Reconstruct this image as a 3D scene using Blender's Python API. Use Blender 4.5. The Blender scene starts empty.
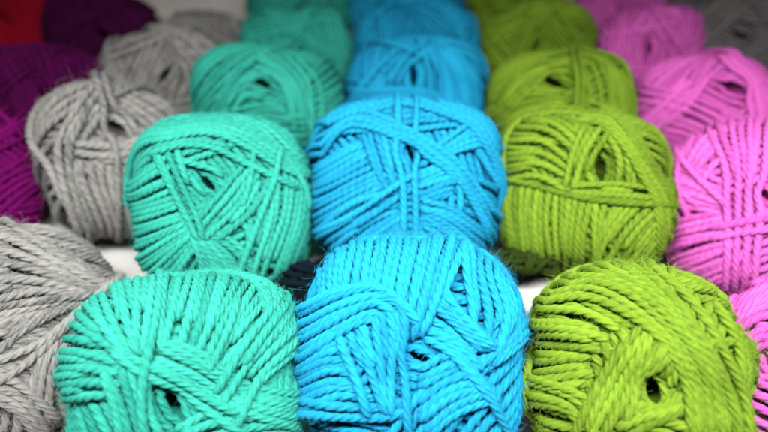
import bpy, math
import numpy as np
from mathutils import Vector

rng = np.random.default_rng(7)
C = bpy.context.scene.collection
sc = bpy.context.scene

# ------------------------------------------------------------------ frame of reference
U = 2.2 / 600.0                 # scene units for one "pixel unit" (1 unit = about 10 cm)
PITCH = math.radians(37)
CP, SP = math.cos(PITCH), math.sin(PITCH)
F = 600.0
LEVEL_UP, LEVEL_LOW = 542.0, 606.0   # shelf levels below the lens


def cam2world(P):
    """lens-based coordinates (x right, y up, z back) -> world (z up, y away), in pixel units"""
    P = np.asarray(P, float)
    return np.stack([P[..., 0], P[..., 1] * SP - P[..., 2] * CP,
                     P[..., 1] * CP + P[..., 2] * SP + LEVEL_LOW], -1)


# ------------------------------------------------------------------ materials
def yarn_material(name, col, dark, heather=0.0, sat=1.0):
    m = bpy.data.materials.new(name)
    m.use_nodes = True
    nt = m.node_tree
    n = nt.nodes
    L = nt.links.new
    bs = n['Principled BSDF']
    col = tuple(c * 0.80 for c in col)
    at = n.new('ShaderNodeAttribute'); at.attribute_name = 'fib'
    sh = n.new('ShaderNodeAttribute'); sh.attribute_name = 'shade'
    # fine fibre streaks that run along the strand
    mp = n.new('ShaderNodeMapping'); mp.inputs['Scale'].default_value = (1.6, 7.0, 7.0)
    L(at.outputs['Vector'], mp.inputs['Vector'])
    nz = n.new('ShaderNodeTexNoise'); nz.inputs['Scale'].default_value = 1.0
    nz.inputs['Detail'].default_value = 3.0; nz.inputs['Roughness'].default_value = 0.65
    L(mp.outputs[0], nz.inputs['Vector'])
    mp2 = n.new('ShaderNodeMapping'); mp2.inputs['Scale'].default_value = (0.55, 1.1, 1.1)
    L(at.outputs['Vector'], mp2.inputs['Vector'])
    nz2 = n.new('ShaderNodeTexNoise'); nz2.inputs['Scale'].default_value = 1.0
    nz2.inputs['Detail'].default_value = 2.0
    L(mp2.outputs[0], nz2.inputs['Vector'])
    # value = shade + streaks + mottling
    def math_node(op, a, b, clamp=False):
        q = n.new('ShaderNodeMath'); q.operation = op; q.use_clamp = clamp
        for k, v in enumerate((a, b)):
            if isinstance(v, (int, float)): q.inputs[k].default_value = v
            else: L(v, q.inputs[k])
        return q.outputs[0]
    s1 = math_node('MULTIPLY', math_node('SUBTRACT', nz.outputs['Fac'], 0.5), 1.2 + heather * 1.6)
    s2 = math_node('MULTIPLY', math_node('SUBTRACT', nz2.outputs['Fac'], 0.5), 0.7 + heather * 2.2)
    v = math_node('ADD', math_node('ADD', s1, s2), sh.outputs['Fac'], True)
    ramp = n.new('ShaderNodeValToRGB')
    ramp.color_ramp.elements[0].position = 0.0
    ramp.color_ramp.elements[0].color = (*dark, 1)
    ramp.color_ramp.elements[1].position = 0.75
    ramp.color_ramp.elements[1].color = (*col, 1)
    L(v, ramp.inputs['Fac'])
    L(ramp.outputs['Color'], bs.inputs['Base Color'])
    bs.inputs['Roughness'].default_value = 0.85
    bs.inputs['Specular IOR Level'].default_value = 0.12
    bs.inputs['Sheen Weight'].default_value = 0.12
    bs.inputs['Sheen Roughness'].default_value = 0.45
    bs.inputs['Sheen Tint'].default_value = (*[min(1, c * 1.4 + .02) for c in col], 1)
    bp = n.new('ShaderNodeBump'); bp.inputs['Strength'].default_value = 0.55
    bp.inputs['Distance'].default_value = 0.006
    L(nz.outputs['Fac'], bp.inputs['Height'])
    L(bp.outputs['Normal'], bs.inputs['Normal'])
    # loose fibres
    f = bpy.data.materials.new(name + '_fuzz')
    f.use_nodes = True
    b2 = f.node_tree.nodes['Principled BSDF']
    b2.inputs['Base Color'].default_value = (*[min(1, c * 1.1 + .015) for c in col], 1)
    b2.inputs['Roughness'].default_value = 0.8
    b2.inputs['Specular IOR Level'].default_value = 0.15
    return m, f


def simple_material(name, col, rough=0.6, bump=0.0, scale=20.0, var=0.06):
    m = bpy.data.materials.new(name); m.use_nodes = True
    nt = m.node_tree; n = nt.nodes; L = nt.links.new
    bs = n['Principled BSDF']
    tc = n.new('ShaderNodeTexCoord')
    nz = n.new('ShaderNodeTexNoise'); nz.inputs['Scale'].default_value = scale; nz.inputs['Detail'].default_value = 5
    L(tc.outputs['Object'], nz.inputs['Vector'])
    r = n.new('ShaderNodeValToRGB')
    r.color_ramp.elements[0].position = 0.3; r.color_ramp.elements[1].position = 0.7
    r.color_ramp.elements[0].color = (*[max(0, c - var) for c in col], 1)
    r.color_ramp.elements[1].color = (*[min(1, c + var) for c in col], 1)
    L(nz.outputs['Fac'], r.inputs['Fac']); L(r.outputs['Color'], bs.inputs['Base Color'])
    bs.inputs['Roughness'].default_value = rough
    if bump:
        b = n.new('ShaderNodeBump'); b.inputs['Strength'].default_value = bump; b.inputs['Distance'].default_value = .01
        L(nz.outputs['Fac'], b.inputs['Height']); L(b.outputs['Normal'], bs.inputs['Normal'])
    return m


MATS = {
    'teal':   yarn_material('teal_yarn',   (0.046, 0.52, 0.40),  (0.003, 0.14, 0.11)),
    'blue':   yarn_material('blue_yarn',   (0.016, 0.43, 0.74),  (0.003, 0.13, 0.30)),
    'green':  yarn_material('green_yarn',  (0.255, 0.43, 0.032),  (0.028, 0.07, 0.004)),
    'pink':   yarn_material('pink_yarn',   (1.18, 0.22, 0.88),   (0.42, 0.03, 0.26)),
    'grey':   yarn_material('grey_yarn',   (0.40, 0.40, 0.38),   (0.06, 0.06, 0.058), 0.4),
    'dark':   yarn_material('charcoal_yarn', (0.32, 0.31, 0.31), (0.10, 0.095, 0.10), 0.3),
    'purple': yarn_material('purple_yarn', (0.27, 0.003, 0.18),  (0.06, 0.001, 0.05)),
    'plum':   yarn_material('plum_yarn',   (0.085, 0.004, 0.065),  (0.03, 0.001, 0.02)),
    'violet': yarn_material('violet_yarn', (0.13, 0.002, 0.095), (0.03, 0.001, 0.025)),
    'gap_shade':   yarn_material('gap_shade_yarn', (0.001, 0.008, 0.016), (0.0005, 0.003, 0.006)),  # near-black, painted as the shade of a gap; for the added skein
    'olive':  yarn_material('shaded_green_yarn', (0.035, 0.065, 0.006), (0.008, 0.015, 0.001)),  # green yarn with the shade beneath its neighbour painted in
    'red':    yarn_material('red_yarn',    (0.75, 0.012, 0.05),  (0.3, 0.003, 0.018)),
}

# ------------------------------------------------------------------ curves helpers
def catmull(P, m):
    """m points through the control points P (k x dims), evenly spaced in chord length"""
    P = np.asarray(P, float)
    if len(P) == 1:
        return np.repeat(P, m, 0)
    seg = np.linalg.norm(np.diff(P.reshape(len(P), -1), axis=0), axis=1) + 1e-9
    t = np.concatenate([[0], np.cumsum(seg)]); t /= t[-1]
    return cat_at(P, t, np.linspace(0, 1, m))


def cat_at(P, t, q):
    k = len(P)
    if k == 2:
        w = q.reshape(-1, *([1] * (P.ndim - 1)))
        return P[0] * (1 - w) + P[1] * w
    T = np.empty_like(P)
    for i in range(k):
        a, b = max(0, i - 1), min(k - 1, i + 1)
        T[i] = (P[b] - P[a]) / (t[b] - t[a])
    j = np.clip(np.searchsorted(t, q, side='right') - 1, 0, k - 2)
    h = (t[j + 1] - t[j]); s = (q - t[j]) / h
    sh = (-1,) + (1,) * (P.ndim - 1)
    s_, h_ = s.reshape(sh), h.reshape(sh)
    return ((2 * s_**3 - 3 * s_**2 + 1) * P[j] + (s_**3 - 2 * s_**2 + s_) * h_ * T[j]
            + (-2 * s_**3 + 3 * s_**2) * P[j + 1] + (s_**3 - s_**2) * h_ * T[j + 1])


def smooth(a, sigma):
    if sigma < 0.4 or len(a) < 3:
        return a
    r = int(min(3 * sigma + 1, 60))
    k = np.exp(-0.5 * (np.arange(-r, r + 1) / sigma)**2); k /= k.sum()
    return np.convolve(np.pad(a, r, mode='edge'), k, mode='valid')


def maxfilt(a, r):
    r = int(max(1, r)); p = np.pad(a, r, mode='edge')
    return np.max(np.stack([p[i:i + len(a)] for i in range(2 * r + 1)]), 0)


def unit(v):
    return v / (np.linalg.norm(v, axis=-1, keepdims=True) + 1e-12)


# ------------------------------------------------------------------ one skein
class Skein:
    GN = 380

    def __init__(s, cx, cy, a, b, D, cfac=0.76, p=3.1, d=None, level=LEVEL_UP, q=2, hole=None, shrink=2.2, seed=0):
        s.rng = np.random.default_rng(1000 + seed)
        s.q = q
        c = a * cfac
        s.p = p
        if d is None:
            e = p / (p - 1)                                  # support of the superellipsoid along 'up'
            sup = ((b * CP)**e + (c * SP)**e)**(1 / e)
            d = level / (F * SP - (216 - cy) * CP + sup)
        s.d = d
        s.D = 0.77 * D * d; s.R = s.D * 0.5
        s.want = (cx, cy, a, b)
        x_, y_, a_, b_ = cx, cy, a, b
        g = unit(np.random.default_rng(1).normal(size=(4000, 3)))
        for it in range(6):                                  # size the body so that its outline has the wanted extent
            s.O = np.array([(x_ - 384) * d, (216 - y_) * d, -F * d])
            s.outer = np.array([a_, b_, c]) * d
            zc = unit(-s.O); xc = unit(np.cross([0, 1, 0], zc)); yc = np.cross(zc, xc)
            s.M = np.stack([xc, yc, zc], 1)                  # local -> lens
            P = g * ((np.abs(g / s.outer)**p).sum(1)**(-1 / p))[:, None]
            q_ = s.proj(P)
            lo, hi = q_.min(0), q_.max(0)
            x_ += cx - (lo[0] + hi[0]) / 2; y_ += cy - (lo[1] + hi[1]) / 2
            a_ *= 2 * a / (hi[0] - lo[0]); b_ *= 2 * b / (hi[1] - lo[1])
        s.A = s.outer - shrink * s.D
        s.grid = np.zeros((s.GN, s.GN))
        s.strands = []                                       # (points, normals, kind)
        s.sid = 0
        if hole is None: hole = (cx, cy)
        s.pole = s.dirs(np.array([hole], float))[0]
        s.alpha = 1.1 * s.D / s.A[0]

    def proj(s, P):
        q = s.O + P @ s.M.T
        return np.stack([384 + F * q[:, 0] / -q[:, 2], 216 - F * q[:, 1] / -q[:, 2]], 1)

    # outline coordinates -> direction from the centre
    def dirs(s, px):
        cx, cy, a, b = s.want
        uv = np.stack([(px[:, 0] - cx) / a, -(px[:, 1] - cy) / b], 1)
        lim = 0.97
        for it in range(10):
            rho = (np.abs(uv)**s.p).sum(1)**(1 / s.p)
            uv = uv * np.minimum(1, 1.22 / np.maximum(rho, 1e-6))[:, None]
            rho = np.minimum(rho, 1.22)
            k = np.where(rho > lim, lim / np.maximum(rho, 1e-9), 1.0)
            uvc = uv * k[:, None]
            S = np.clip((np.abs(uvc)**s.p).sum(1), 0, 1)
            z = (1 - S)**(1 / s.p) - np.maximum(rho - lim, 0) * 2.2
            P = np.stack([uvc[:, 0] * s.outer[0], uvc[:, 1] * s.outer[1], z * s.outer[2]], 1)
            if it < 9:
                e = px - s.proj(P)
                uv = uv + 0.7 * np.stack([e[:, 0] / a, -e[:, 1] / b], 1)
        return unit(P)

    def surf(s, d):
        w = np.abs(d / s.A)
        r = (w**s.p).sum(-1)**(-1 / s.p)
        P = d * r[..., None]
        n = unit(np.sign(P) * np.abs(P / s.A)**(s.p - 1) / s.A)
        return P, n

    def cell(s, d):
        k = np.sqrt(2 / np.maximum(1 + d[..., 2], 1e-3))
        ij = np.floor((d[..., :2] * k[..., None] + 2) / 4 * s.GN).astype(int)
        return np.clip(ij, 0, s.GN - 1)

    def extend(s, d, ang, step=0.05):
        """carry a path over the rim along its great circle"""
        t = unit(d[-1] - d[-3] - d[-1] * np.dot(d[-1] - d[-3], d[-1]))
        th = np.arange(step, ang, step)[:, None]
        return np.concatenate([d, np.cos(th) * d[-1] + np.sin(th) * t])

    def avoid_hole(s, d, alpha):
        c = np.clip(d @ s.pole, -1, 1); th = np.arccos(c)
        th2 = np.where(th < 1.2, np.sqrt(th**2 + alpha**2 * np.exp(-(th / (2.5 * alpha))**2)), th)
        e = unit(d - s.pole * c[:, None])
        return unit(s.pole * np.cos(th2)[:, None] + e * np.sin(th2)[:, None])

    def resample(s, d):
        P, _ = s.surf(d)
        L = np.concatenate([[0], np.cumsum(np.linalg.norm(np.diff(P, axis=0), axis=1))])
        step = s.D / {3: 6.0, 2: 5.0, 1: 3.6, 0: 2.4}[s.q]
        m = max(5, int(L[-1] / step))
        q = np.linspace(0, L[-1], m)
        return unit(np.stack([np.interp(q, L, d[:, i]) for i in range(3)], 1)), L[-1] / (m - 1)

    def lay(s, paths, dive=(True, True), part=None, rel=1.0, wob=0.10, shade=0.0, press=0.0):
        """drape a bundle of direction paths over what lies there already"""
        done = []
        for d in paths:
            if len(d) < 4: continue
            d, st = s.resample(d)
            m = len(d)
            per = s.D / st
            P, n = s.surf(d)
            T = unit(np.gradient(P, axis=0))
            B = np.cross(T, n)
            w = smooth(s.rng.normal(size=m), 3.0 * per); w *= wob * s.D / (w.std() + 1e-9) * min(1, m / (8 * per))
            d = unit(d + B * (w / s.A.mean())[:, None])
            P, n = s.surf(d)
            T = unit(np.gradient(P, axis=0)); B = np.cross(T, n)
            hb = np.zeros(m)
            for o in (-.38, -.15, .15, .38):
                ij = s.cell(unit(d + B * (o * s.D / s.A.mean())))
                hb = np.maximum(hb, s.grid[ij[:, 0], ij[:, 1]])
            h = smooth(maxfilt(hb, 0.5 * per), 1.1 * per)
            h = np.maximum(h, hb - 0.35 * s.D) - press * s.D
            h = smooth(h, 0.5 * per)
            x = np.arange(m) / per
            for e, xx in ((dive[0], x), (dive[1], x[::-1])):
                if e:
                    tt = np.clip(1 - xx / 1.6, 0, 1)
                    h = h - 1.1 * s.D * tt * tt
            hm = 3.4 * s.D
            h = np.where(h > 0, hm * np.tanh(np.maximum(h, 0) / hm), np.maximum(h, -0.6 * s.D))
            h = h + smooth(s.rng.normal(size=m), 2 * per) * 0.14 * s.D + s.rng.uniform(-0.16, 0.16) * s.D
            done.append((d, P, n, B, h, rel))
        for d, P, n, B, h, rel_ in done:
            R = s.R * rel_
            for o in np.linspace(-1, 1, 9):
                ij = s.cell(unit(d + B * (o * R / s.A.mean())))
                top = h + R * (1 + 0.9 * math.sqrt(max(0, 1 - o * o)))
                np.maximum.at(s.grid, (ij[:, 0], ij[:, 1]), top)
            s.strands.append((P + n * (h + R * 0.9)[:, None], n, R, part, shade))

    def bundle(s, n, keys, part=None, jit=0.12, dense=0.865, **kw):
        """n strands between key polylines given in picture-plane outline coordinates"""
        K = np.stack([catmull(k, 28) for k in keys])
        crowd = None
        if len(K) == 1:
            rows = np.repeat(K, n, 0)
        else:
            # as many strands as fit side by side at the widest place
            Q = np.stack([s.surf(s.dirs(k))[0] for k in K])
            T = unit(np.gradient(Q, axis=1))[:-1]
            dv_ = np.diff(Q, axis=0)
            wd = np.linalg.norm(dv_ - T * (dv_ * T).sum(-1, keepdims=True), axis=-1)
            gap = np.percentile(wd[:, 2:-2], 92, axis=1) + 1e-6
            if n >= 3:
                n = max(2, int(round(gap.sum() / (dense * s.D))) + 1)
                crowd = wd.sum(0) / n < 0.58 * s.D
            t = np.concatenate([[0], np.cumsum(gap)]); t /= t[-1]
            q = np.linspace(0, 1, n) if n > 1 else np.array([.5])
            if n > 2:
                q = q + s.rng.normal(size=n) * jit / n; q = np.clip(q, 0, 1)
            rows = list(cat_at(K, t, q))
            if crowd is not None:
                ok = np.where(~crowd)[0]
                if len(ok) > 8:
                    rows = [r[ok[0]:ok[-1] + 1] if k % 2 else r for k, r in enumerate(rows)]
        paths, dv = [], [True, True]
        cx, cy, a, b = s.want
        uvn = lambda p: (abs((p[0] - cx) / a)**s.p + abs((p[1] - cy) / b)**s.p)**(1 / s.p)
        for r in rows:
            d = s.dirs(r)
            if uvn(r[-1]) > 0.93: d = s.extend(d, 1.2)
            if uvn(r[0]) > 0.93: d = s.extend(d[::-1], 1.2)[::-1]
            paths.append(s.avoid_hole(d, s.alpha * 1.5))
        s.lay(paths, part=part, **kw)

    def rings(s, ax, offs, t0=-math.pi, t1=math.pi, alpha=None, **kw):
        """families of parallel loops round the axis ax"""
        ax = unit(np.asarray(ax, float))
        e1 = unit(s.pole - ax * np.dot(s.pole, ax)); e2 = np.cross(ax, e1)
        paths = []
        for o in offs:
            t = np.linspace(t0, t1, 90)[:, None]
            r = math.sqrt(max(0.0, 1 - o * o))
            tilt = s.rng.normal() * 0.02
            d = unit(ax * (o + tilt * np.sin(t)) + r * (np.cos(t) * e1 + np.sin(t) * e2))
            paths.append(s.avoid_hole(d, s.alpha * 1.3 if alpha is None else alpha))
        s.lay(paths, **kw)

    def base(s, ang=None, turn=1.2, tip=0.0):
        """the inner layers: whole loops in two directions"""
        if ang is None: ang = s.rng.uniform(0, math.pi)
        e = np.cross(s.pole, [0, 1, 0]); e = unit(e); f = np.cross(s.pole, e)
        st = s.D * 1.0 / s.A.mean()
        th = np.arange(-1.45, 1.45, st)
        s.rings(e * math.cos(ang) + f * math.sin(ang) + s.pole * tip, np.sin(th), dive=(False, False), shade=-0.12)  # both inner layers darkened: shade under the outer strands put into colour
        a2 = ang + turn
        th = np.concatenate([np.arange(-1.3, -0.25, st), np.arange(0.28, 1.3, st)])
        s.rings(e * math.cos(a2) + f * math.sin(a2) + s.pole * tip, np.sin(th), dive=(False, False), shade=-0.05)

    def generic(s, k=7, ang=None, rim=0.2):
        """crossing bundles round the pull hole"""
        if ang is None: ang = s.rng.uniform(0, math.pi)
        e = unit(np.cross(s.pole, [0, 1, 0])); f = np.cross(s.pole, e)
        st = s.D * 0.98 / s.A.mean()
        for i in range(k):
            a = ang + i * 2.39996 + s.rng.normal() * 0.15
            n = int(s.rng.integers(4, 8))
            o0 = s.rng.uniform(0.16, 0.55)
            if i >= k - 2: n, o0 = int(s.rng.integers(1, 4)), s.rng.uniform(0.2, 0.75)
            th = math.asin(o0) + np.arange(n) * st
            th = th[th < 1.35]
            tt = s.rng.uniform(1.7, 2.4)
            tilt = s.pole * s.rng.normal() * 0.1
            s.rings(e * math.cos(a) + f * math.sin(a) + tilt, np.sin(th), -tt, tt,
                    part='loose_strand' if i == k - 1 else None)

    # -------------------------------------------------------------- meshes
    def tube(s, P, n, R):
        nl = 4
        per = {3: 5, 2: 4, 1: 3, 0: 2}[s.q]
        K = nl * per
        phi = np.arange(K) * 2 * math.pi / K
        psi = (phi + math.pi / nl) % (2 * math.pi / nl) - math.pi / nl
        a, b = 0.60, 0.45
        prof = a * np.cos(psi) + np.sqrt(np.maximum(b * b - (a * np.sin(psi))**2, 0.0))
        prof = np.maximum(prof, 0.68)
        T = unit(np.gradient(P, axis=0))
        N = unit(n - T * (n * T).sum(1, keepdims=True)); B = np.cross(T, N)
        L = np.concatenate([[0], np.cumsum(np.linalg.norm(np.diff(P, axis=0), axis=1))])
        m = len(P)
        st = L[-1] / (m - 1)
        rr = R * 1.01 * (1 + smooth(s.rng.normal(size=m), 1.6 * s.D / st) * 0.30)
        end = np.minimum(1, 0.25 + np.minimum(L, L[-1] - L) / (0.8 * s.D))
        rr = rr * end
        twist = -2 * math.pi / (4.6 * s.D) * s.rng.uniform(.9, 1.1)
        tw = twist * L + smooth(s.rng.normal(size=m), 3 * s.D / st) * 1.2 + s.rng.uniform(0, 6.28)
        ang = phi[None, :] + tw[:, None]
        V = P[:, None, :] + (rr[:, None] * prof[None, :])[..., None] * (
            np.cos(ang)[..., None] * N[:, None, :] + np.sin(ang)[..., None] * B[:, None, :])
        fib = np.empty((m, K, 3))
        s.sid += 1
        fib[..., 0] = (L / s.D)[:, None] + s.sid * 7.31
        fib[..., 1] = np.cos(phi)[None, :] + s.sid * 1.7
        fib[..., 2] = np.sin(phi)[None, :]
        i = np.arange(m - 1)[:, None] * K; j = np.arange(K)[None, :]; j2 = (j + 1) % K
        Fc = np.stack([i + j, i + j2, i + K + j2, i + K + j], -1).reshape(-1, 4)
        return V.reshape(-1, 3), fib.reshape(-1, 3), Fc

    def core(s):
        nu, nv = 64, 40
        th = np.linspace(0.01, math.pi - 0.01, nv); ph = np.arange(nu) * 2 * math.pi / nu
        e = unit(np.cross(s.pole, [0.1, 1, 0])); f = np.cross(s.pole, e)
        d = (s.pole * np.cos(th)[:, None, None] + (e * np.cos(ph)[None, :, None] + f * np.sin(ph)[None, :, None]) * np.sin(th)[:, None, None])
        P, n = s.surf(d)
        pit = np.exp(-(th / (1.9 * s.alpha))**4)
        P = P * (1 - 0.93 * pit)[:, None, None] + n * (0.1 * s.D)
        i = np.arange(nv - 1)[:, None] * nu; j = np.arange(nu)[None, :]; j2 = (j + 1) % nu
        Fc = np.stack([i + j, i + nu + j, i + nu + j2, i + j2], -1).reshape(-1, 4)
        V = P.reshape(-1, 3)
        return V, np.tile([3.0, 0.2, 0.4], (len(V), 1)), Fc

    def to_world(s, V):
        return cam2world(s.O + V @ s.M.T) * U

    def build(s, colour, label, group, fuzz=0, fuzz_len=1.0):
        mat, fmat = MATS[colour]
        base = cam2world(s.O) * U
        lowest = min(self_min for self_min in [s.to_world(st[0])[:, 2].min() for st in s.strands])
        loc = np.array([base[0], base[1], lowest])
        root = bpy.data.objects.new('yarn_skein', None); C.objects.link(root)
        root.empty_display_size = 0.1
        root.location = loc
        root['label'] = label; root['category'] = 'yarn skein'; root['group'] = group
        parts = {}
        for (P, n, R, part, shade) in s.strands:
            V, fb, Fc = s.tube(P, n, R)
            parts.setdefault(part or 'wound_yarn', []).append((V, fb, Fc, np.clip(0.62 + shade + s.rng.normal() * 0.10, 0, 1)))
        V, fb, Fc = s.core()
        parts['wound_yarn'].append((V, fb, Fc, 0.0))  # core takes the darkest tone: shade of the pull hole painted in
        alltops = []
        for name, items in parts.items():
            Vs = np.concatenate([i[0] for i in items]); Fb = np.concatenate([i[1] for i in items])
            sh = np.concatenate([np.full(len(i[0]), i[3]) for i in items])
            off, Fs = 0, []
            for i in items:
                Fs.append(i[2] + off); off += len(i[0])
            Fs = np.concatenate(Fs)
            W = s.to_world(Vs) - loc
            me = bpy.data.meshes.new(name)
            me.vertices.add(len(W)); me.vertices.foreach_set('co', W.astype(np.float32).ravel())
            me.loops.add(len(Fs) * 4); me.loops.foreach_set('vertex_index', Fs.astype(np.int32).ravel())
            me.polygons.add(len(Fs))
            me.polygons.foreach_set('loop_start', np.arange(0, len(Fs) * 4, 4, dtype=np.int32))
            me.update(calc_edges=True)
            me.polygons.foreach_set('use_smooth', np.ones(len(Fs), bool))
            a = me.attributes.new('fib', 'FLOAT_VECTOR', 'POINT'); a.data.foreach_set('vector', Fb.astype(np.float32).ravel())
            a = me.attributes.new('shade', 'FLOAT', 'POINT'); a.data.foreach_set('value', sh.astype(np.float32))
            me.materials.append(mat)
            o = bpy.data.objects.new(name, me); C.objects.link(o); o.parent = root
        if fuzz:
            s.make_fuzz(root, loc, fmat, fuzz, fuzz_len)
        return root

    def make_fuzz(s, root, loc, fmat, count, flen):
        P = np.concatenate([st[0] for st in s.strands]); N = np.concatenate([st[1] for st in s.strands])
        d = unit(P)
        base, n = s.surf(d)
        hh = ((P - base) * n).sum(1) + s.R
        ij = s.cell(d)
        vis = (hh > s.grid[ij[:, 0], ij[:, 1]] - 0.45 * s.D) & (d[:, 2] > -0.45)
        P, N = P[vis], N[vis]
        k = s.rng.integers(0, len(P), count)
        T = unit(s.rng.normal(size=(count, 3)))
        T = unit(T - N[k] * (T * N[k]).sum(1, keepdims=True) * 0.75)
        ro = P[k] + N[k] * s.R * 0.75 + s.rng.normal(size=(count, 3)) * s.R * 0.4
        ln = s.D * flen * s.rng.gamma(2.0, 0.24, size=count)
        up = s.rng.uniform(0.0, 0.75, size=count)
        C1 = s.rng.normal(size=(count, 3)) * 0.55
        C2 = s.rng.normal(size=(count, 3)) * 0.45
        m = 7
        t = np.linspace(0, 1, m)
        pts = (ro[:, None, :]
               + (T[:, None, :] * t[None, :, None] + (N[k] * up[:, None])[:, None, :] * (t - 0.55 * t**2)[None, :, None]
                  + C1[:, None, :] * (t**2)[None, :, None] + C2[:, None, :] * (np.sin(t * 5) * t * .35)[None, :, None]) * ln[:, None, None])
        W = (s.to_world(pts.reshape(-1, 3)) - loc).astype(np.float32)
        hc = bpy.data.hair_curves.new('fuzz')
        hc.add_curves([m] * count)
        hc.attributes['position'].data.foreach_set('vector', W.ravel())
        ra = hc.attributes.get('radius') or hc.attributes.new('radius', 'FLOAT', 'POINT')
        r = np.tile(np.linspace(1, 0.35, m), count) * s.D * 0.013 * U
        ra.data.foreach_set('value', r.astype(np.float32))
        hc.materials.append(fmat)
        o = bpy.data.objects.new('fuzz', hc); C.objects.link(o); o.parent = root
        o['kind'] = 'stuff'


G = 'yarn skeins set out in rows on the shelf'
LS = 'loose_strand'

# ================================================================== front row
s = Skein(180, 385, 126, 113, 10.0, d=0.968, level=LEVEL_LOW, q=3, shrink=2.6, hole=(166, 412), seed=1)
s.base(0.5)
s.bundle(19, [[(40, 405), (80, 398), (116, 398)], [(52, 350), (82, 354), (114, 364)], [(92, 285), (104, 318), (120, 352)], [(158, 260), (148, 300), (132, 352)]])
s.bundle(18, [[(165, 258), (155, 300), (148, 348)], [(215, 258), (197, 310), (180, 358)], [(262, 285), (236, 322), (210, 368)], [(302, 320), (264, 352), (230, 390)]])
s.bundle(6, [[(262, 278), (284, 340), (272, 440)], [(312, 320), (310, 380), (300, 445)]])
s.bundle(4, [[(88, 368), (98, 400), (108, 455)], [(126, 362), (138, 400), (152, 455)]])
s.bundle(4, [[(172, 442), (210, 424), (300, 412)], [(200, 460), (250, 445), (305, 432)]])
s.bundle(5, [[(160, 332), (205, 348), (262, 386), (320, 402)], [(138, 362), (190, 384), (250, 415), (310, 434)]])
s.bundle(3, [[(280, 300), (250, 345), (224, 400)], [(304, 338), (272, 385), (242, 440)]])
s.bundle(1, [[(250, 292), (232, 330), (212, 372)]])
s.bundle(2, [[(96, 348), (135, 376), (200, 410), (262, 446)], [(110, 346), (142, 362), (190, 386), (250, 420)]])
s.bundle(1, [[(157, 258), (150, 305), (139, 350), (135, 395), (145, 455)]], part=LS)
s.build('teal', 'large sharp turquoise skein at the front, beside the grey one at the frame edge', G, 14000)

s = Skein(412, 358, 113, 118, 10.4, d=1.0, level=LEVEL_LOW, q=3, p=3.5, shrink=2.1, hole=(422, 355), seed=2)
s.base(1.2)
s.bundle(18, [[(318, 262), (316, 285), (322, 312)], [(348, 236), (336, 265), (332, 302)], [(385, 230), (372, 262), (362, 302)], [(430, 230), (418, 264), (406, 312)], [(472, 240), (456, 272), (440, 312)]], dense=0.85)
s.bundle(6, [[(462, 230), (482, 290), (488, 348)], [(492, 234), (510, 300), (500, 358)], [(518, 252), (530, 320), (506, 374)]])
s.bundle(6, [[(294, 372), (320, 346), (346, 336)], [(294, 395), (320, 378), (350, 385)], [(296, 420), (330, 405), (370, 410)]])
s.bundle(8, [[(294, 316), (330, 289), (372, 280), (408, 300), (426, 332)], [(294, 340), (334, 308), (374, 294), (400, 318)], [(294, 372), (330, 330), (362, 314), (386, 334)]])
s.bundle(2, [[(296, 404), (330, 414), (370, 418), (412, 406)], [(296, 420), (335, 430), (375, 432), (412, 424)]])
s.bundle(6, [[(330, 332), (345, 375), (364, 428)], [(350, 322), (362, 365), (376, 426)], [(374, 304), (380, 350), (378, 428)], [(396, 294), (397, 350), (393, 428)]])
s.bundle(7, [[(420, 384), (440, 371), (468, 360)], [(418, 420), (450, 396), (492, 380)], [(430, 452), (465, 424), (510, 404)]])
s.bundle(6, [[(444, 282), (468, 308), (500, 352)], [(428, 314), (456, 330), (488, 366)], [(424, 334), (460, 354), (500, 412), (516, 450)]])
s.bundle(1, [[(442, 234), (433, 272), (420, 325), (416, 345)]])
s.bundle(1, [[(455, 240), (446, 275), (432, 312), (420, 335)]])
s.bundle(1, [[(372, 282), (396, 290), (405, 315), (406, 360), (408, 450)]], part=LS)
s.bundle(1, [[(300, 306), (330, 284), (368, 277), (400, 292), (424, 318)]], part=LS)
s.build('blue', 'large sharp sky blue skein at the front with a small dark pull hole', G, 14000)

s = Skein(643, 385, 119, 124, 11.2, d=0.96, level=LEVEL_LOW, q=3, shrink=2.6, hole=(660, 394), seed=3)
s.base(0.2)
s.bundle(9, [[(528, 302), (570, 299), (614, 318)], [(526, 320), (560, 322), (602, 332)], [(526, 345), (560, 343), (594, 343)], [(528, 375), (558, 366), (586, 362)], [(532, 395), (560, 384), (582, 376)]])
s.bundle(8, [[(664, 262), (670, 285), (668, 316)], [(708, 282), (704, 310), (700, 345)], [(734, 308), (726, 345), (722, 385)]])
s.bundle(5, [[(614, 316), (622, 340), (616, 365)], [(594, 326), (606, 350), (600, 380)], [(578, 356), (588, 376), (584, 400)]])
s.bundle(4, [[(526, 380), (560, 396), (586, 418)], [(526, 410), (555, 418), (578, 445)]])
s.bundle(4, [[(668, 325), (670, 360), (648, 386)], [(694, 350), (688, 374), (676, 392)]])
s.bundle(4, [[(606, 425), (650, 409), (694, 396)], [(615, 458), (660, 432), (704, 416)]])
s.bundle(4, [[(716, 292), (746, 345), (752, 450)], [(736, 302), (768, 365), (766, 450)]])
s.bundle(6, [[(648, 306), (606, 358), (570, 425), (558, 458)], [(668, 322), (630, 374), (594, 426), (580, 460)], [(684, 344), (652, 385), (612, 446)]])
s.bundle(6, [[(524, 305), (572, 284), (622, 298), (666, 330), (692, 380), (700, 452)], [(534, 280), (588, 267), (648, 284), (690, 325), (718, 380), (728, 452)], [(556, 258), (620, 255), (682, 288), (718, 340), (742, 400), (748, 452)]])
s.bundle(1, [[(600, 255), (556, 268), (532, 295), (525, 335), (527, 380), (526, 440)]], part=LS)
s.bundle(1, [[(640, 256), (700, 290), (735, 345), (752, 400), (752, 452)]], part=LS)
s.build('green', 'large sharp lime green skein at the front with long arcs down its right side', G, 14000)

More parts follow.
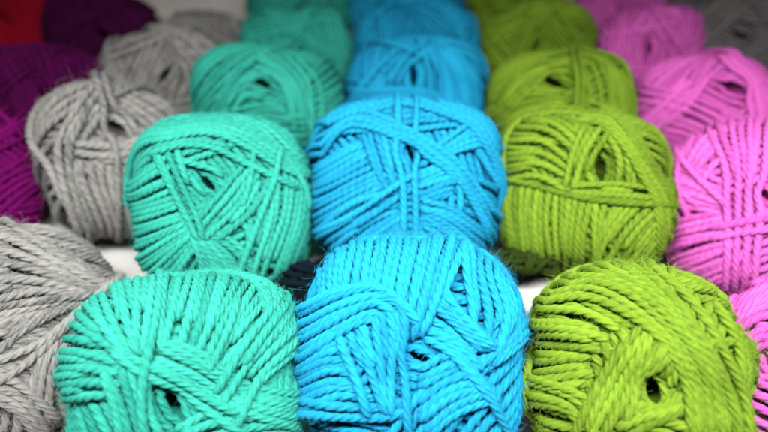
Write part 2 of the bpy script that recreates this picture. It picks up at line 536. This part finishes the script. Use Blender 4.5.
s = Skein(0, 340, 135, 122, 10.6, cfac=0.5, p=2.3, d=1.075, level=LEVEL_LOW, q=3, shrink=2.6, hole=(-10, 345), seed=4)
s.base(1.15, 0.22, 0.65)
s.bundle(8, [[(-70, 235), (0, 218), (62, 240), (132, 288)], [(-60, 260), (0, 248), (60, 260), (120, 288)], [(-40, 290), (0, 282), (50, 275), (108, 286)]])
s.bundle(6, [[(95, 335), (66, 370), (55, 440)], [(55, 352), (42, 385), (30, 430)]])
s.bundle(6, [[(-30, 302), (20, 292), (108, 284)], [(-30, 332), (20, 315), (98, 292)], [(-10, 355), (35, 326), (92, 298)]])
s.bundle(3, [[(-20, 392), (20, 402), (66, 432)], [(-20, 418), (20, 430), (50, 455)]])
s.bundle(2, [[(122, 272), (86, 314), (45, 348), (-20, 376)], [(114, 290), (72, 334), (30, 375), (-20, 405)]], part=LS)
s.build('grey', 'large pale grey heathered skein cut by the left frame edge at the front', G, 14000)

s = Skein(815, 368, 92, 92, 10.6, d=1.03, level=LEVEL_LOW, q=2, seed=5)
s.base(0.3)
s.bundle(9, [[(722, 372), (750, 345), (800, 335)], [(722, 330), (755, 305), (800, 300)], [(748, 285), (780, 275), (820, 278)]])
s.generic(4)
s.build('pink', 'pink skein mostly cut off by the right frame edge at the front', G, 3000)

# ================================================================== second row
s = Skein(219, 203, 91, 88, 7.7, q=2, hole=(206, 178), seed=6)
s.base(0.8)
s.bundle(18, [[(124, 190), (145, 166), (168, 150)], [(122, 215), (150, 202), (172, 192)], [(124, 245), (155, 231), (180, 220)], [(135, 278), (165, 254), (190, 236)], [(158, 296), (178, 272), (196, 246)]])
s.bundle(8, [[(230, 218), (250, 232), (254, 264)], [(246, 200), (262, 216), (262, 256)], [(262, 184), (273, 202), (270, 246)]])
s.bundle(7, [[(188, 240), (198, 270), (205, 305)], [(200, 243), (226, 264), (248, 290)], [(206, 234), (240, 250), (264, 278)]])
s.bundle(9, [[(280, 160), (276, 220), (250, 296)], [(305, 175), (300, 230), (275, 296)], [(318, 205), (311, 250), (290, 294)]])
s.bundle(5, [[(248, 156), (216, 194), (194, 226)], [(264, 162), (236, 204), (194, 243)], [(278, 168), (252, 214), (214, 246)]])
s.bundle(2, [[(168, 150), (190, 158), (222, 172)], [(166, 160), (186, 172), (204, 192)]])
s.bundle(3, [[(148, 146), (172, 205), (196, 248)], [(170, 143), (186, 190), (206, 243)]])
s.bundle(8, [[(146, 152), (182, 140), (232, 148), (302, 184)], [(148, 135), (200, 126), (260, 142), (310, 174)], [(175, 116), (225, 112), (280, 128), (314, 165)]])
s.bundle(1, [[(284, 140), (279, 175), (266, 220), (240, 284)]], part=LS)
s.build('teal', 'turquoise skein of the second row, directly behind the front turquoise one', G, 9000)

s = Skein(405, 182, 96, 83, 7.7, q=2, hole=(409, 147), seed=7)
s.base(0.4)
s.bundle(10, [[(302, 172), (325, 150), (352, 130)], [(302, 195), (335, 171), (364, 152)], [(304, 215), (340, 192), (374, 172)], [(306, 240), (345, 208), (382, 192)]])
s.bundle(4, [[(472, 120), (496, 168), (502, 225)], [(484, 135), (506, 190), (500, 245)]])
s.bundle(5, [[(456, 160), (466, 190), (466, 220)], [(438, 186), (448, 210), (445, 236)]])
s.bundle(6, [[(356, 126), (370, 165), (386, 198)], [(376, 122), (388, 160), (396, 194)], [(402, 126), (406, 150), (409, 178)]])
s.bundle(7, [[(420, 163), (435, 155), (452, 146)], [(420, 190), (445, 180), (470, 170)], [(422, 214), (440, 202), (457, 196)]])
s.bundle(8, [[(424, 206), (456, 214), (498, 240)], [(422, 224), (450, 240), (480, 268)], [(420, 244), (440, 258), (452, 274)]])
s.bundle(4, [[(332, 260), (368, 236), (406, 214)], [(358, 272), (385, 250), (406, 230)]])
s.bundle(3, [[(428, 152), (450, 136), (478, 118)], [(444, 160), (466, 146), (494, 140)]])
s.bundle(4, [[(322, 125), (400, 102), (470, 122), (504, 172)], [(345, 104), (410, 90), (480, 112), (508, 165)]])
s.bundle(3, [[(308, 236), (360, 210), (414, 172)], [(314, 256), (365, 228), (414, 192)]])
s.bundle(1, [[(396, 104), (399, 150), (404, 200), (405, 268)]])
s.bundle(1, [[(418, 104), (416, 150), (417, 200), (418, 268)]], part=LS)
s.bundle(3, [[(308, 160), (344, 124), (400, 138), (445, 162), (473, 197), (487, 235), (480, 270)], [(318, 128), (360, 111), (410, 127), (455, 150), (484, 188), (498, 225), (494, 262)]])
s.build('blue', 'sky blue skein of the second row with a long strand arched over it', G, 9000)

s = Skein(585, 190, 88, 82, 7.7, q=2, hole=(606, 163), seed=8)
s.base(0.1)
s.bundle(14, [[(494, 178), (530, 172), (566, 188)], [(498, 148), (535, 143), (570, 168)], [(512, 122), (545, 123), (580, 142)], [(540, 108), (570, 112), (602, 126)]])
s.bundle(12, [[(494, 182), (500, 225), (512, 275)], [(525, 184), (525, 228), (535, 278)], [(560, 192), (558, 236), (560, 280)], [(590, 202), (583, 240), (580, 282)]])
s.bundle(11, [[(602, 202), (598, 240), (600, 282)], [(640, 206), (612, 242), (592, 282)], [(672, 210), (642, 250), (615, 284)], [(676, 238), (656, 262), (640, 284)]])
s.bundle(5, [[(604, 116), (620, 145), (628, 184)], [(624, 114), (644, 150), (652, 194)]])
s.bundle(4, [[(586, 122), (570, 150), (560, 188)], [(610, 122), (592, 155), (574, 190)]])
s.bundle(4, [[(566, 186), (610, 182), (668, 190)], [(566, 197), (615, 203), (670, 208)]])
s.bundle(4, [[(572, 120), (606, 123), (636, 155), (656, 200), (657, 250), (644, 280)], [(590, 106), (626, 114), (656, 150), (677, 195), (673, 250), (660, 280)]])
s.bundle(1, [[(494, 176), (530, 185), (562, 194), (610, 202), (674, 208)]], part=LS)
s.build('green', 'lime green skein of the second row, upright strands on its lower half', G, 9000)

s = Skein(754, 208, 92, 86, 8.2, cfac=0.7, p=2.7, q=2, hole=(775, 190), seed=9)
s.base(0.7)
s.bundle(8, [[(672, 150), (690, 165), (718, 180)], [(660, 178), (690, 190), (720, 204)], [(654, 208), (685, 208), (716, 214)]], dense=0.8)
s.bundle(6, [[(676, 150), (690, 128), (712, 120)], [(690, 165), (702, 145), (718, 135)], [(700, 185), (712, 165), (722, 155)]], dense=0.8)
s.bundle(8, [[(656, 232), (690, 217), (718, 212)], [(656, 250), (690, 241), (727, 234)], [(662, 275), (700, 264), (742, 250)], [(685, 296), (715, 288), (760, 276)]])
s.bundle(8, [[(698, 118), (722, 160), (724, 210), (724, 292)], [(735, 112), (742, 165), (740, 220), (735, 302)], [(768, 112), (767, 170), (762, 230), (752, 304)]])
s.bundle(6, [[(790, 112), (800, 180), (790, 300)], [(830, 150), (842, 200), (825, 280)]])
s.bundle(2, [[(704, 236), (740, 226), (784, 220)], [(704, 246), (740, 237), (784, 232)]], part=LS)
s.build('pink', 'bright pink skein of the second row at the right frame edge', G, 5000)

s = Skein(112, 156, 82, 79, 8.6, q=2, hole=(118, 118), seed=10)
s.base(1.0)
s.bundle(6, [[(52, 140), (72, 112), (98, 88)], [(70, 150), (88, 126), (108, 110)]])
s.bundle(12, [[(34, 150), (52, 195), (80, 236)], [(64, 158), (74, 198), (98, 240)], [(98, 165), (106, 200), (128, 240)], [(150, 165), (148, 205), (150, 240)]])
s.bundle(4, [[(52, 138), (100, 140), (170, 130)], [(58, 160), (100, 163), (172, 155)]])
s.bundle(2, [[(100, 72), (66, 112), (52, 150), (64, 205), (80, 236)], [(110, 72), (78, 112), (62, 150), (72, 205), (92, 236)]])
s.bundle(1, [[(90, 76), (110, 118), (118, 172), (121, 240)]], part=LS)
s.bundle(1, [[(100, 74), (124, 114), (166, 136)]], part=LS)
s.build('grey', 'pale grey skein left of the second-row turquoise one, crossed by loose strands', G, 4000)

s = Skein(-28, 172, 76, 70, 6.6, q=1, seed=11)
s.base(); s.generic(8)
s.build('purple', 'bright purple skein at the left frame edge beside the pale grey one', G, 300)

# a flat green skein under the second-row one, shade painted into its colour
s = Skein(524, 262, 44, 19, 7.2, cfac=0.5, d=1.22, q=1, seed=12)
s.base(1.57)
s.build('olive', 'squashed green skein in painted shade peeping out under the second-row green one', G, 0)

# an added near-black skein that stands in for shade in the gap
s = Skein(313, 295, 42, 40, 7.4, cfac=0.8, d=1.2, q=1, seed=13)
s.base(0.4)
s.build('gap_shade', 'added near-black skein standing in for shade in the gap between the turquoise and blue columns', G, 0)

# ================================================================== rows behind
def back(colour, cx, cy, a, b, label, seed, q=1, D=None, hole=None, k=8, fuzz=0, cfac=0.95, p=3.0, extra=None, d=None):
    s = Skein(cx, cy, a, b, D or a * 0.072, cfac=cfac, p=p, q=q, hole=hole, seed=seed, d=d)
    s.base()
    if extra is None:
        s.generic(k)
    else:
        extra(s)
    s.build(colour, label, G, fuzz)


def teal3(s):
    s.bundle(6, [[(196, 140), (232, 70), (262, 55)], [(215, 140), (240, 95), (258, 72)]])
    s.bundle(6, [[(258, 48), (300, 75), (318, 130)], [(252, 68), (285, 85), (298, 140)]])
    s.bundle(7, [[(205, 118), (255, 118), (310, 118)], [(205, 145), (255, 150), (315, 145)]])
    s.bundle(4, [[(222, 108), (236, 82), (272, 76)], [(230, 112), (246, 95), (262, 96)]])
    s.bundle(3, [[(226, 112), (262, 104), (290, 108)], [(226, 124), (262, 116), (296, 120)]])
    s.bundle(2, [[(290, 52), (312, 85), (314, 145)], [(298, 52), (322, 90), (322, 145)]], part=LS)
def blue3(s):
    s.bundle(8, [[(345, 110), (365, 75), (395, 45)], [(375, 110), (388, 85), (405, 58)]])
    s.bundle(8, [[(425, 45), (445, 80), (450, 120)], [(455, 45), (480, 80), (488, 125)]])
    s.bundle(6, [[(350, 92), (412, 88), (480, 108)], [(345, 118), (412, 112), (490, 134)]])
    s.bundle(4, [[(380, 82), (402, 58), (425, 45)], [(395, 84), (412, 62), (438, 46)]])
    s.bundle(2, [[(418, 38), (430, 70), (432, 125)], [(432, 40), (444, 70), (442, 125)]], part=LS)
def green3(s):
    s.bundle(9, [[(488, 110), (520, 90), (560, 84)], [(488, 135), (525, 108), (565, 104)], [(500, 152), (535, 128), (570, 124)]])
    s.bundle(10, [[(575, 60), (582, 90), (578, 140)], [(605, 60), (612, 95), (608, 145)], [(632, 75), (636, 110), (630, 150)]])
    s.bundle(5, [[(490, 105), (525, 68), (580, 56)], [(505, 110), (535, 82), (570, 66)]])
    s.bundle(2, [[(574, 46), (578, 80), (572, 140)], [(582, 46), (586, 80), (582, 140)]], part=LS)
def pink3(s):
    s.bundle(8, [[(630, 110), (665, 90), (700, 60)], [(640, 140), (680, 115), (715, 80)]])
    s.bundle(8, [[(720, 55), (745, 80), (755, 130)], [(745, 55), (775, 85), (782, 135)]])
    s.bundle(6, [[(640, 85), (690, 95), (770, 130)], [(635, 98), (685, 110), (755, 148)]])
    s.bundle(2, [[(640, 132), (662, 105), (690, 80)], [(650, 138), (670, 112), (700, 86)]], part=LS)


back('teal', 267, 97, 78, 56, 'turquoise skein of the third row with a dark round pull hole', 21, 1, 5.5, (261, 84), fuzz=1500, extra=teal3)
back('blue', 416, 88, 73, 54, 'sky blue skein of the third row, just behind the arched-strand blue one', 22, 1, 5.5, (412, 74), fuzz=1500, extra=blue3)
back('green', 561, 101, 77, 55, 'lime green skein of the third row with a wide dark hollow on top', 23, 1, 5.5, (552, 78), fuzz=1500, extra=green3)
back('pink', 706, 106, 76, 56, 'pink skein of the third row under the charcoal yarn at upper right', 24, 1, 5.8, (740, 85), fuzz=1500, extra=pink3)
back('grey', 166, 76, 64, 50, 'middle grey skein, between the strand-crossed grey one and the rearmost grey', 25, 1, 5.5, fuzz=800)
back('violet', 48, 96, 68, 50, 'purple skein behind the bright purple one, left of the grey skeins', 26, 1, 4.8, fuzz=0)
back('teal', 297, 54, 56, 50, 'blurred dark turquoise skein of the fourth row', 31, 0)
back('blue', 414, 42, 64, 42, 'blurred blue skein of the fourth row', 32, 0)
back('green', 537, 46, 58, 46, 'blurred olive green skein of the fourth row', 33, 0)
back('pink', 648, 49, 57, 45, 'blurred deep pink skein of the fourth row with a small dark hole', 34, 0)
back('grey', 207, 45, 46, 34, 'rearmost dim grey skein at the top left beside dark turquoise yarn', 35, 0)
back('plum', 104, 34, 62, 44, 'very dark plum skein between the red skein and the grey ones', 36, 0)
back('red', 6, 16, 54, 46, 'red skein in the top left corner', 37, 0)
back('dark', 742, 34, 62, 46, 'charcoal grey skein in the top right corner behind the pink ones', 38, 0)
back('teal', 300, 8, 54, 42, 'farthest turquoise skein at the top frame edge', 41, 0)
back('blue', 406, 4, 58, 40, 'farthest blue skein at the top frame edge', 42, 0)
back('green', 518, 8, 52, 40, 'farthest green skein at the top frame edge', 43, 0)
back('pink', 620, 8, 46, 36, 'farthest pink skein at the top frame edge', 44, 0)
back('dark', 698, 2, 44, 34, 'farthest charcoal skein at the top frame edge, right of the pink one', 45, 0)


# ================================================================== shelf and back panel
def sheet(name, prof, x0, x1, mat, kind='structure'):
    """a profile (y, z) drawn out along x"""
    V, Fs = [], []
    for (y, z) in prof:
        V += [(x0, y, z), (x1, y, z)]
    for i in range(len(prof) - 1):
        Fs.append((2 * i, 2 * i + 1, 2 * i + 3, 2 * i + 2))
    me = bpy.data.meshes.new(name); me.from_pydata(V, [], Fs)
    for p in me.polygons: p.use_smooth = True
    me.materials.append(mat)
    o = bpy.data.objects.new(name, me); C.objects.link(o); o['kind'] = kind
    return o


white = simple_material('white_shelf_paint', (0.74, 0.73, 0.71), 0.45, 0.05, 6.0, 0.03)
beige = simple_material('beige_panel', (0.80, 0.75, 0.71), 0.7, 0.05, 4.0, 0.05)
up = (LEVEL_LOW - LEVEL_UP) * U
yl = 528 * U
r = 10 * U
prof = [(5.9, up)] + [(yl + r, up)] + [(yl + r - r * math.sin(t), up - r + r * math.cos(t)) for t in np.linspace(0.15, math.pi / 2, 8)] + [(yl, 0.012)]
sheet('upper_shelf', prof, -6, 6, white)
sheet('lower_shelf', [(yl + 0.02, 0.0), (-0.6, 0.0)], -6, 6, white)
sheet('back_panel', [(5.85, up + 0.004), (5.85, 3.2)], -6, 6, beige)

# ================================================================== camera
cam = bpy.data.cameras.new('camera'); co = bpy.data.objects.new('camera', cam); C.objects.link(co)
co.location = cam2world(np.zeros(3)) * U
co.rotation_euler = (math.radians(90) - PITCH, 0, 0)
cam.sensor_width = 36; cam.lens = 36 * F / 768
cam.clip_start = 0.02; cam.clip_end = 100
cam.dof.use_dof = True
cam.dof.focus_distance = 0.94 * 600 * U
cam.dof.aperture_fstop = 0.48
sc.camera = co

# ================================================================== light
w = bpy.data.worlds.new('World'); sc.world = w; w.use_nodes = True
w.node_tree.nodes['Background'].inputs[0].default_value = (0.95, 0.98, 1.0, 1)
w.node_tree.nodes['Background'].inputs[1].default_value = 0.03


def area(name, pos, target, size, power, col, spread=180):
    l = bpy.data.lights.new(name, 'AREA'); l.shape = 'RECTANGLE'; l.size, l.size_y = size
    l.energy = power; l.color = col; l.spread = math.radians(spread)
    o = bpy.data.objects.new(name, l); C.objects.link(o)
    o.location = pos
    o.rotation_euler = (Vector(target) - Vector(pos)).to_track_quat('-Z', 'Y').to_euler()
    return o


area('ceiling_lamp', (0.0, 0.5, 3.1), (0.0, 1.75, 0.45), (3.2, 0.35), 116, (1.0, 0.985, 0.96), 108)

sc.render.engine = 'CYCLES'
sc.cycles.max_bounces = 5
sc.cycles.diffuse_bounces = 1
sc.cycles.use_denoising = True
sc.view_settings.view_transform = 'Standard'
sc.view_settings.look = 'None'
sc.view_settings.exposure = 0
